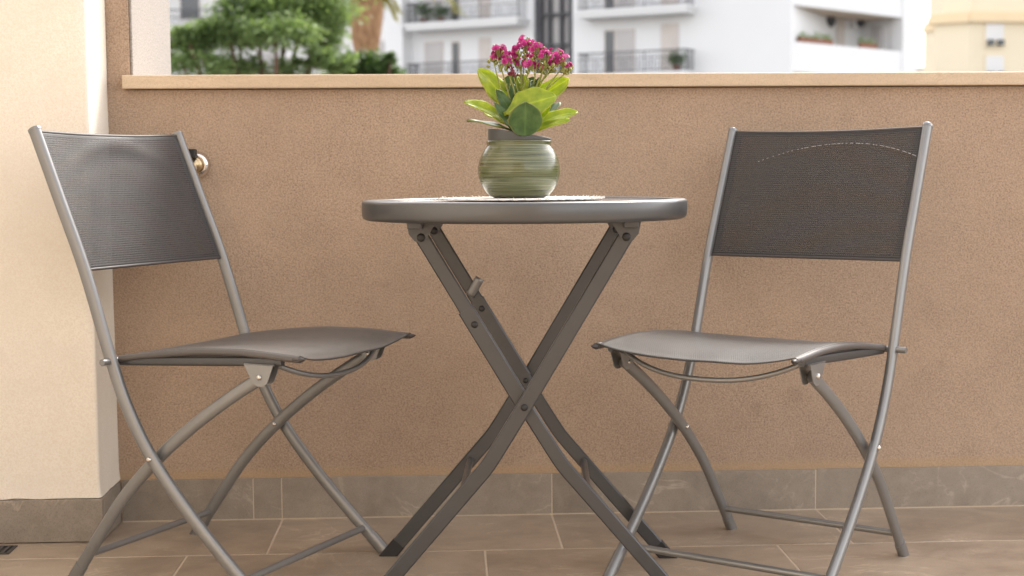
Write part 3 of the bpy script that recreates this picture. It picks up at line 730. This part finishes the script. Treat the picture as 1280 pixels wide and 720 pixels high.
# stair tower gap in facade A
s0, s1 = onA(716, 50)[0], onA(667, 50)[0]
wl = MB(); fA(wl, .0, s0, -7, 0, -6.2, ZT); fA(wl, s1, uL, -7, 0, -6.2, ZT); fA(wl, s0, s1, -7, -.8, -6.2, ZT)
fA(wl, uL-.9, uL+.15, 0, .9, -6.2, ZT)
wl.build('wall', M['render'], ab)
# side face with recessed loggias
zl0 = onB(995, 52)[1]; zl1 = onB(1010, 8)[1]
lx0, lx1 = onB(992, 30)[0], onB(1129, 40)[0]
def fB(mb, u0, u1, o0, o1, z0, z1): return mb.fbox(O_, eB, nB, Z, (u0, o0, z0), (u1, o1, z1))
wb = MB(); dz = 3.0
zs = [(zl0+dz*k, zl1+dz*k) for k in (-3, -2, -1, 0, 1, 2)]
prev = -6.2
for a_, b_ in zs:
    fB(wb, 0.01, wB, -.3, 0, prev, a_); prev = b_
fB(wb, .01, wB, -.3, 0, prev, ZT)
for a_, b_ in zs: fB(wb, .01, lx0, -.3, -.001, a_, b_); fB(wb, lx1, wB, -.3, -.001, a_, b_)
fB(wb, .02, wB-.02, -7, -2.4, -6.2, ZT-.1)
wb.fbox(O_, eB, nB, Z, (.02, -2.4, -6.2), (.3, -.3, ZT-.1)); wb.fbox(O_, eB, nB, Z, (wB-.3, -2.4, -6.2), (wB-.01, -.3, ZT-.1))
wb.build('side_wall', M['render'], ab)
sf = MB()
for a_, b_ in zs: fB(sf, .31, wB-.31, -2.39, -.31, a_-.95, a_-.8); fB(sf, .31, wB-.31, -2.39, -.31, b_, b_+.1)
sf.build('loggia_floors', M['soffit'], ab)
# the slanting buttress that ends the side face
bt = MB(); q0, q1 = onB(1145, 95)[0], onB(1133, 0)[0]
vs = []
for o in (-.6, .05):
    for (u, z) in ((wB-.4, -6.2), (q0+.9, -6.2), (q0, onB(1145, 95)[1]), (q1, onB(1133, 0)[1]), (q1-.8, ZT), (wB-.4, ZT)):
        vs.append(O_+eB*u+nB*o+Z*z)
n = 6; bt.add(vs, [tuple(range(n)), tuple(range(2*n-1, n-1, -1))]+[(k, k+n, (k+1) % n+n, (k+1) % n) for k in range(n)])
bt.build('buttress', M['render'], ab)
# stair tower glazing
gl = MB(); fA(gl, s0+.02, s1-.02, -.55, -.5, -6.0, ZT-.3); sg = gl.build('stair_glazing', M['paleglass'], ab)
fr = MB()
for k, u in enumerate((s0+.12, s0+(s1-s0)*.36, s0+(s1-s0)*.66, s1-.12)):
    wd = .22 if k in (0, 3) else .07
    fA(fr, u-wd, u+wd, -.5, -.2, -6.0, ZT-.3)
z = -5
while z < ZT-1: fA(fr, s0+.05, s1-.05, -.48, -.25, z-.07, z+.07); z += 1.5
fr.build('stair_frame', M['steel'], sg)
# balconies on facade A
def balcony(pa, pb, zslab, tag_=None):
    u1_, u0_ = onA(pa, 60, 1.2)[0], onA(pb, 60, 1.2)[0]
    sl_ = MB(); fA(sl_, u0_, u1_, .01, 1.25, zslab-.28, zslab); fA(sl_, u0_-.1, u1_+.1, .01, 1.33, zslab-.08, zslab+.05)
    s_ = sl_.build('balcony', M['render'], ab)
    rl = MB(); L = u1_-u0_
    fA(rl, u0_, u1_, 1.15, 1.2, zslab+1.0, zslab+1.06); fA(rl, u0_, u1_, 1.16, 1.19, zslab+.14, zslab+.18); fA(rl, u0_, u1_, 1.16, 1.19, zslab+.72, zslab+.75)
    k = 0.
    while k < L:
        big = int(k/.16) % 12 == 0
        wd = .05 if big else .016
        fA(rl, u0_+k-wd/2, u0_+k+wd/2, 1.165, 1.185, zslab+.05, zslab+1.05); k += .16
    for u in (u0_+.03, u1_-.03): 
        fA(rl, u-.03, u+.03, .05, 1.2, zslab+1.0, zslab+1.06)
        for o in (.2, .4, .6, .8, 1.0): fA(rl, u-.012, u+.012, o-.012, o+.012, zslab+.05, zslab+1.02)
    # scrolls
    for k in range(int(L/.7)):
        cu = u0_+.35+k*.7; pts = [O_+eA*(cu+.15*math.cos(a_*.5236))+nA*1.175+Z*(zslab+.45+.15*math.sin(a_*.5236)) for a_ in range(13)]
        rl.tube(pts, .012, .012, nA, 5, caps=False)
    rl.build('railing', M['steel'], s_)
    return u0_, u1_
zR = onA(790, 11, 1.2)[1]; zRl = zR-3.0
zLf = onA(575, 27, 1.2)[1]
for k in (-3, -2, -1, 0, 1, 2):
    balcony(508, 647, zLf+3*k); balcony(722, 858, zR+3*k)
# doors and windows on facade A (both storeys in view, repeated up and down)
def opening(px0, px1, zf, hgt, mat, z0=0.05):
    u1_, u0_ = onA(px0, 60)[0], onA(px1, 60)[0]
    fw = MB(); fA(fw, u0_-.06, u1_+.06, .005, .05, zf+z0, zf+hgt+.06); wn = fw.build('window', M['shut'], ab)
    pn = MB(); fA(pn, u0_, u1_, .052, .06, zf+z0+.04, zf+hgt); pn.build('pane', M[mat], wn)
for k in (-2, -1, 0, 1):
    zf = zR+3*k
    opening(757, 768, zf, 2.15, 'glass'); opening(771, 792, zf, 2.15, 'paleglass'); opening(828, 847, zf, 2.3, 'shut')
    zf = zLf+3*k
    opening(566, 574, zf, 2.1, 'glass'); opening(532, 553, zf, 2.15, 'paleglass'); opening(600, 612, zf, 2.2, 'shut')
# AC units and clutter on the loggia in view
def hangB(name, label, cat, px, py, wu_, hh, dd, mat, o0=-2.38, extra=None):
    u, z = onB(px, py, o0); ob = thing(name, SH+O_+eB*u+nB*o0+Z*(z-hh/2), 0, label, cat)
    MB().fbox(Vector(), eB, nB, Z, (-wu_/2, .01, 0), (wu_/2, dd, hh)).build('casing', M[mat], ob, bevel=.02)
    if extra:
        MB().lathe([(.30*hh/.6, 0), (.30*hh/.6, .03), (0, .03)], nB*(dd+.001)+Z*hh*.5, 20, tuple(nB)).build('fan_grille', M['steel'], ob)
    return ob
hangB('air_conditioner', 'white air conditioner on the far loggia wall, the left one of two', 'air conditioner', 1031, 25, .9, .75, .35, 'render', extra=1)
hangB('air_conditioner', 'white air conditioner on the far loggia wall, the right one of two', 'air conditioner', 1068, 26, .9, .75, .35, 'render', extra=1)
hangB('door_panel', 'pale brown door leaf in the far loggia of the white block', 'door', 1050, 45, .7, 1.7, .06, 'shut')
hangB('storage_cabinet', 'blue grey cabinet standing in the far loggia', 'cabinet', 1093, 48, .5, 1.2, .5, 'paleglass', -1.6)
def planter(px0, px1, py, label):
    u0_, z = onB(px0, py, -.25); u1_ = onB(px1, py, -.25)[0]
    ob = thing('planter_box', SH+O_+eB*u0_+nB*-.25+Z*(zl0+.001), 0, label, 'planter'); L = u1_-u0_
    MB().fbox(Vector(), eB, nB, Z, (0, 0, 0), (L, .22, .22)).build('trough', M['terra'], ob, bevel=.02)
    fo = MB()
    for k in range(int(L*70)):
        c = eB*random.uniform(0, L)+nB*random.uniform(0, .22)+Z*(.22+random.uniform(0, .35)*random.random())
        d = Vector((random.gauss(0, 1), random.gauss(0, 1), random.gauss(0, 1))).normalized(); e = d.orthogonal()
        fo.add([c-d*.07, c+e*.04, c+d*.07, c-e*.04], [(0, 1, 2, 3)])
    fo.build('foliage', M['tleaf'], ob)
def m_tree(name, c1, c2):
    t = NT(name).set(Roughness=.6); gnode = t.n('ShaderNodeNewGeometry')
    col = t.mix(gnode.outputs['Random Per Island'], c1, c2); t.color(col)
    tr = t.n('ShaderNodeBsdfTranslucent'); t.l(t.mix(1.0, col, (1.5, 1.6, .8), 'MULTIPLY'), tr.inputs[0])
    mx = t.n('ShaderNodeMixShader'); mx.inputs[0].default_value = .35
    t.l(t.b.outputs[0], mx.inputs[1]); t.l(tr.outputs[0], mx.inputs[2]); t.l(mx.outputs[0], t.out.inputs[0]); return t.m
M['tleaf'] = m_tree('tree_foliage', (.11, .17, .07), (.27, .35, .16))
M['tleaf2'] = m_tree('dark_tree_foliage', (.05, .095, .035), (.13, .20, .075))
M['palmleaf'] = m_tree('palm_frond', (.16, .17, .04), (.34, .27, .07))
planter(996, 1037, 46, 'terracotta trough of plants on the far loggia parapet')
planter(1072, 1092, 46, 'short terracotta trough beside the cabinet on the far loggia')

for (px, hh, lab) in ((530, .85, 'bushy potted shrub behind the railing of the far left balcony'), (552, .6, 'smaller potted shrub behind the railing of the far left balcony'), (846, .7, 'potted shrub at the end of the far right balcony')):
    zf = zLf if px < 700 else zRl; u_ = onA(px, 40, .8)[0]
    ob = thing('potted_shrub', SH+O_+eA*u_+nA*.8+Z*(zf+.003), 0, lab, 'plant')
    MB().lathe([(.14, 0), (.2, .3), (.22, .3), (.2, .27), (0, .27)], (0, 0, 0), 14).build('pot', M['terra'], ob)
    fo = MB()
    for k in range(260):
        c = Vector((random.gauss(0, .2), random.gauss(0, .16), .3+hh*.5+random.gauss(0, hh*.24)))
        d = Vector((random.gauss(0, 1), random.gauss(0, 1), random.gauss(0, 1))).normalized(); e = d.orthogonal()
        fo.add([c-d*.08, c+e*.04, c+d*.08, c-e*.04], [(0, 1, 2, 3)])
    fo.build('foliage', M['tleaf2'], ob)
# yellow building at the right
yc = cO + ray(1212, 60)*118.0
yb = thing('yellow_building', (yc.x, yc.y, -6.2), 0, 'cream yellow building with ochre cornice at the right edge', 'building')
eR = Vector((math.cos(R(5)), math.sin(R(5)), 0)); nR = Vector((math.sin(R(5)), -math.cos(R(5)), 0))
eL = Vector((-math.cos(R(38)), math.sin(R(38)), 0)); nL = Vector((-math.sin(R(38)), -math.cos(R(38)), 0))
def onP(px, py, e_, n_, o):
    d = ray(px, py); t_ = (o-cO).dot(n_)/d.dot(n_); p = cO+d*t_; return (p-o).dot(e_), p.z
uLm = onP(1168, 60, eL, nL, yc)[0]; zc = onP(1240, 20, eR, nR, yc)[1]
OY = Vector((0, 0, 6.2))
m = MB(); m.fbox(OY, eR, nR, Z, (0, -9, -6.2), (14, 0, zc-.5)); m.fbox(OY, eL, nL, Z, (.0, -7, -6.2), (uLm, -.01, zc-.5))
m.fbox(OY, eR, nR, Z, (.4, -9, zc+.3), (14, -.5, zc+6)); m.fbox(OY, eL, nL, Z, (.0, -7, zc+.3), (uLm-.5, -.5, zc+6))
m.build('wall', M['yellow'], yb)
m = MB(); m.fbox(OY, eR, nR, Z, (-.2, -9, zc-.5), (14, .5, zc+.0)); m.fbox(OY, eL, nL, Z, (-.1, -7, zc-.5), (uLm+.5, .48, zc-.01))
m.fbox(OY, eR, nR, Z, (-.1, -8.9, zc+.0), (14, .3, zc+.32)); m.fbox(OY, eL, nL, Z, (-.05, -6.9, zc-.01), (uLm+.3, .28, zc+.31))
m.build('cornice', M['cornice'], yb)
for py in (30, 70, 110, 150):
    for px in (1243, 1310):
        u0_, zz_ = onP(px-11, py, eR, nR, yc); u1_ = onP(px+11, py, eR, nR, yc)[0]
        fwm = MB(); fwm.fbox(OY, eR, nR, Z, (u0_-.12, .005, zz_-1.9), (u1_+.12, .12, zz_+.12)); wn = fwm.build('window', M['yellow'], yb)
        MB().fbox(OY, eR, nR, Z, (u0_, .122, zz_-1.25), (u1_, .14, zz_)).build('shutter', M['render2'], wn)
        for ua in (u0_+.1, u1_-.55): MB().fbox(OY, eR, nR, Z, (ua, .122, zz_-1.75), (ua+.45, .5, zz_-1.28)).build('window_box', M['glass'], wn)

# pale building behind the trees
gc = cO + ray(215, 60)*88.0
gb_ = thing('grey_building', (gc.x, gc.y, -6.2), 0, 'pale apartment building seen through the trees on the left', 'building')
eG = Vector((math.cos(R(-2)), math.sin(R(-2)), 0)); nG = Vector((math.sin(R(-2)), -math.cos(R(-2)), 0)); OG = Vector((0, 0, 6.2))
uG = onP(493, 60, eG, nG, gc)[0]
m = MB(); m.fbox(OG, eG, nG, Z, (-8, -8, -6.2), (uG+1, 0, 16)); m.build('wall', M['render2'], gb_)
for k in range(-1, 5):
    zf = .6+3*k
    m = MB(); m.fbox(OG, eG, nG, Z, (-8, .01, zf-.25), (3.2, 1.2, zf)); s_ = m.build('balcony', M['render'], gb_)
    rl = MB(); rl.fbox(OG, eG, nG, Z, (-8, 1.1, zf+.95), (3.2, 1.15, zf+1.02)); rl.fbox(OG, eG, nG, Z, (-8, 1.1, zf+.5), (3.2, 1.13, zf+.54))
    for q in range(45): rl.fbox(OG, eG, nG, Z, (-8+q*.25, 1.11, zf), (-7.97+q*.25, 1.13, zf+1))
    rl.build('railing', M['steel'], s_)
    for u in (-6.5, -4, -1.6, .6, 5.2, 8.2, 11.2, uG-1.2):
        wm = MB(); wm.fbox(OG, eG, nG, Z, (u-.06, .005, zf+.5), (u+1.16, .06, zf+2.2)); wn = wm.build('window', M['shut'], gb_)
        MB().fbox(OG, eG, nG, Z, (u, .062, zf+.56), (u+1.1, .075, zf+2.14)).build('pane', M['glass' if u < 1 else 'paleglass'], wn)
# low far house in the gap
hc_ = cO + ray(1156, 88)*150.0
hb = thing('distant_house', (hc_.x, hc_.y, -6.2), 0, 'low grey roofed house far off in the gap between two buildings', 'house')
zr = hc_.z+.4
MB().box((-3.5, 0, 0), (3.5, 6, zr+6.2-.5)).build('wall', M['render2'], hb)
MB().box((-3.7, -.2, zr+6.2-.5), (3.7, 6.2, zr+6.2)).build('roof', M['shut'], hb)

# trees
def tree(name, label, clumps, dist, base_px, mat, leaves, lsz, spread):
    b = cO+ray(base_px, 100)*dist; root = thing(name, (b.x, b.y, -6.2), 0, label, 'tree', None)
    O2 = Vector((b.x, b.y, -6.2)); tr_ = MB(); cr = MB(); cs = []
    for (px, py, rx, rz) in clumps:
        dd = dist+random.uniform(-1, 1)*spread; c = cO+ray(px, py)*dd - O2; k = dd/FPX
        cs.append((c, rx*k, rz*k))
    topz = sum(c.z for c, _, _ in cs)/len(cs)-.3
    fork = Vector((0, 0, topz*.62))
    tr_.tube(smooth_path([(0, 0, 0), (.08, .05, topz*.3), fork], 5), .26, .26, Vector((1, 0, 0)), 10, scale=[1.2-.5*k/10 for k in range(11)])
    for c, rx, rz in cs:
        e = c-Z*rz*.3; mid = fork.lerp(e, .5)+Vector((random.uniform(-.2, .2), random.uniform(-.2, .2), -.15))
        tr_.tube(smooth_path([fork-Z*.1, mid, e], 5), .09, .09, Vector((1, .1, 0)), 7, scale=[1.2-.9*k/10 for k in range(11)])
    tot = sum(rx*rz for _, rx, rz in cs)
    for c, rx, rz in cs:
        nsub = max(5, int(26*rx*rz/(tot/len(cs))))
        subs = []
        for k in range(nsub):
            while True:
                q = Vector((random.uniform(-1, 1), random.uniform(-1, 1), random.uniform(-1, 1)))
                if .25 < q.length < 1: break
            subs.append((c+Vector((q.x*rx, q.y*rx*.9, q.z*rz)), random.uniform(.16, .34)*max(rx, rz)))
        for s_, sr in subs:
            for k in range(max(6, int(leaves*rx*rz/tot/nsub))):
                p = s_+Vector((random.gauss(0, .8), random.gauss(0, .8), random.gauss(0, .6)))*sr
                d = Vector((random.gauss(0, 1), random.gauss(0, 1), random.gauss(0, .45))).normalized(); e = d.cross(Vector((random.gauss(0, .5), random.gauss(0, .5), 1)).normalized())
                l = lsz*random.uniform(.6, 1.3)
                cr.add([p-d*l, p+e*l*.42, p+d*l, p-e*l*.42], [(0, 1, 2, 3)])
    tr_.build('trunk', M['bark'], root); cr.build('crown', M[mat], root)
t = NT('brown_bark').set(Roughness=.95); v_ = t.coords(scale=(6, 6, 1.2)); nz = t.noise(v_, 4, 5)
t.color(t.ramp(nz, (.3, (.07, .04, .028)), (.7, (.19, .105, .07)))); t.bump(nz, .8, .03); M['bark'] = t.m
tree('broadleaf_tree', 'broad leafy green tree filling the gap right of the white column',
     [(380, 8, 60, 26), (320, 12, 46, 24), (404, 26, 32, 18), (345, 40, 50, 14), (286, 36, 34, 16), (248, 46, 34, 18), (234, 40, 20, 12), (300, 52, 30, 9),
      (395, 50, 34, 13), (360, -18, 60, 20), (420, 78, 26, 14), (390, 74, 22, 12), (260, 82, 50, 10), (335, 86, 46, 8), (226, 66, 22, 20)],
     27.0, 325, 'tleaf', 34000, .07, 1.3)
tree('dark_shrubby_tree', 'darker low tree top just under the palm trunk',
     [(452, 74, 24, 8), (470, 84, 26, 10), (440, 86, 22, 10), (488, 72, 10, 6), (480, 100, 30, 14), (440, 112, 40, 16)],
     29.0, 458, 'tleaf2', 15000, .075, .8)
# palm
pb_ = cO+ray(458, 45)*34.0
pm = thing('palm_tree', (pb_.x, pb_.y, -6.2), 0, 'palm with a thick rusty fibrous trunk and drooping yellow fronds', 'tree')
t = NT('rusty_palm_fibre').set(Roughness=.95); v_ = t.coords(scale=(5, 5, 1.3)); nz = t.noise(v_, 3, 6, .7)
t.color(t.ramp(nz, (.28, (.15, .075, .035)), (.5, (.34, .19, .10)), (.75, (.50, .32, .18)))); t.bump(nz, 1, .06)
zk = 34.0/FPX; ztop = (cO+ray(458, -14)*34.0).z+6.2; z55 = (cO+ray(458, 52)*34.0).z+6.2
tm = MB().lathe([(.30, 0), (.26, z55*.5), (.27, z55-.3), (.33, z55+.05), (.385, z55+.45), (.40, ztop-.35), (.34, ztop), (.1, ztop+.1)], (0, 0, 0), 24)
vsn = []
for p in tm.v:
    q = Vector(p); a_ = noise.noise(Vector((q.x*9, q.y*9, q.z*3)))*.05; d = Vector((q.x, q.y, 0)); vsn.append(tuple(q+d.normalized()*a_ if d.length > 0 else q))
tm.v = vsn; tm.build('trunk', t.m, pm)
for k in range(22):
    a_ = k*2.399+.3; low = k < 12; el = random.uniform(-.5, .1) if low else random.uniform(.3, 1.1); L = random.uniform(.45, .8) if low else random.uniform(2.2, 3)
    d = Vector((math.cos(a_), math.sin(a_), 0)); fm = MB(); pts = []
    for q in range(13):
        s_ = q/12; pts.append(Vector((0, 0, ztop+.02))+d*(.25+L*s_*math.cos(el)*(1-.25*s_))+Z*(L*(math.sin(el)*s_-.55*s_*s_)))
    fm.tube(pts, .03, .02, Z, 6, scale=[1-.7*q/12 for q in range(13)])
    for q in range(2, 13):
        for s_ in (-1, 1):
            for j in range(2):
                b_ = pts[q]+(pts[q-1]-pts[q])*(.5*j); side = d.cross(Z)*s_
                tp_ = b_+side*.30*L/2+d*.18+Z*(-.12-.12*random.random()); wv = d*.02
                fm.add([b_-wv, b_+wv, tp_], [(0, 1, 2)])
    fm.build('frond', M['palmleaf'], pm)
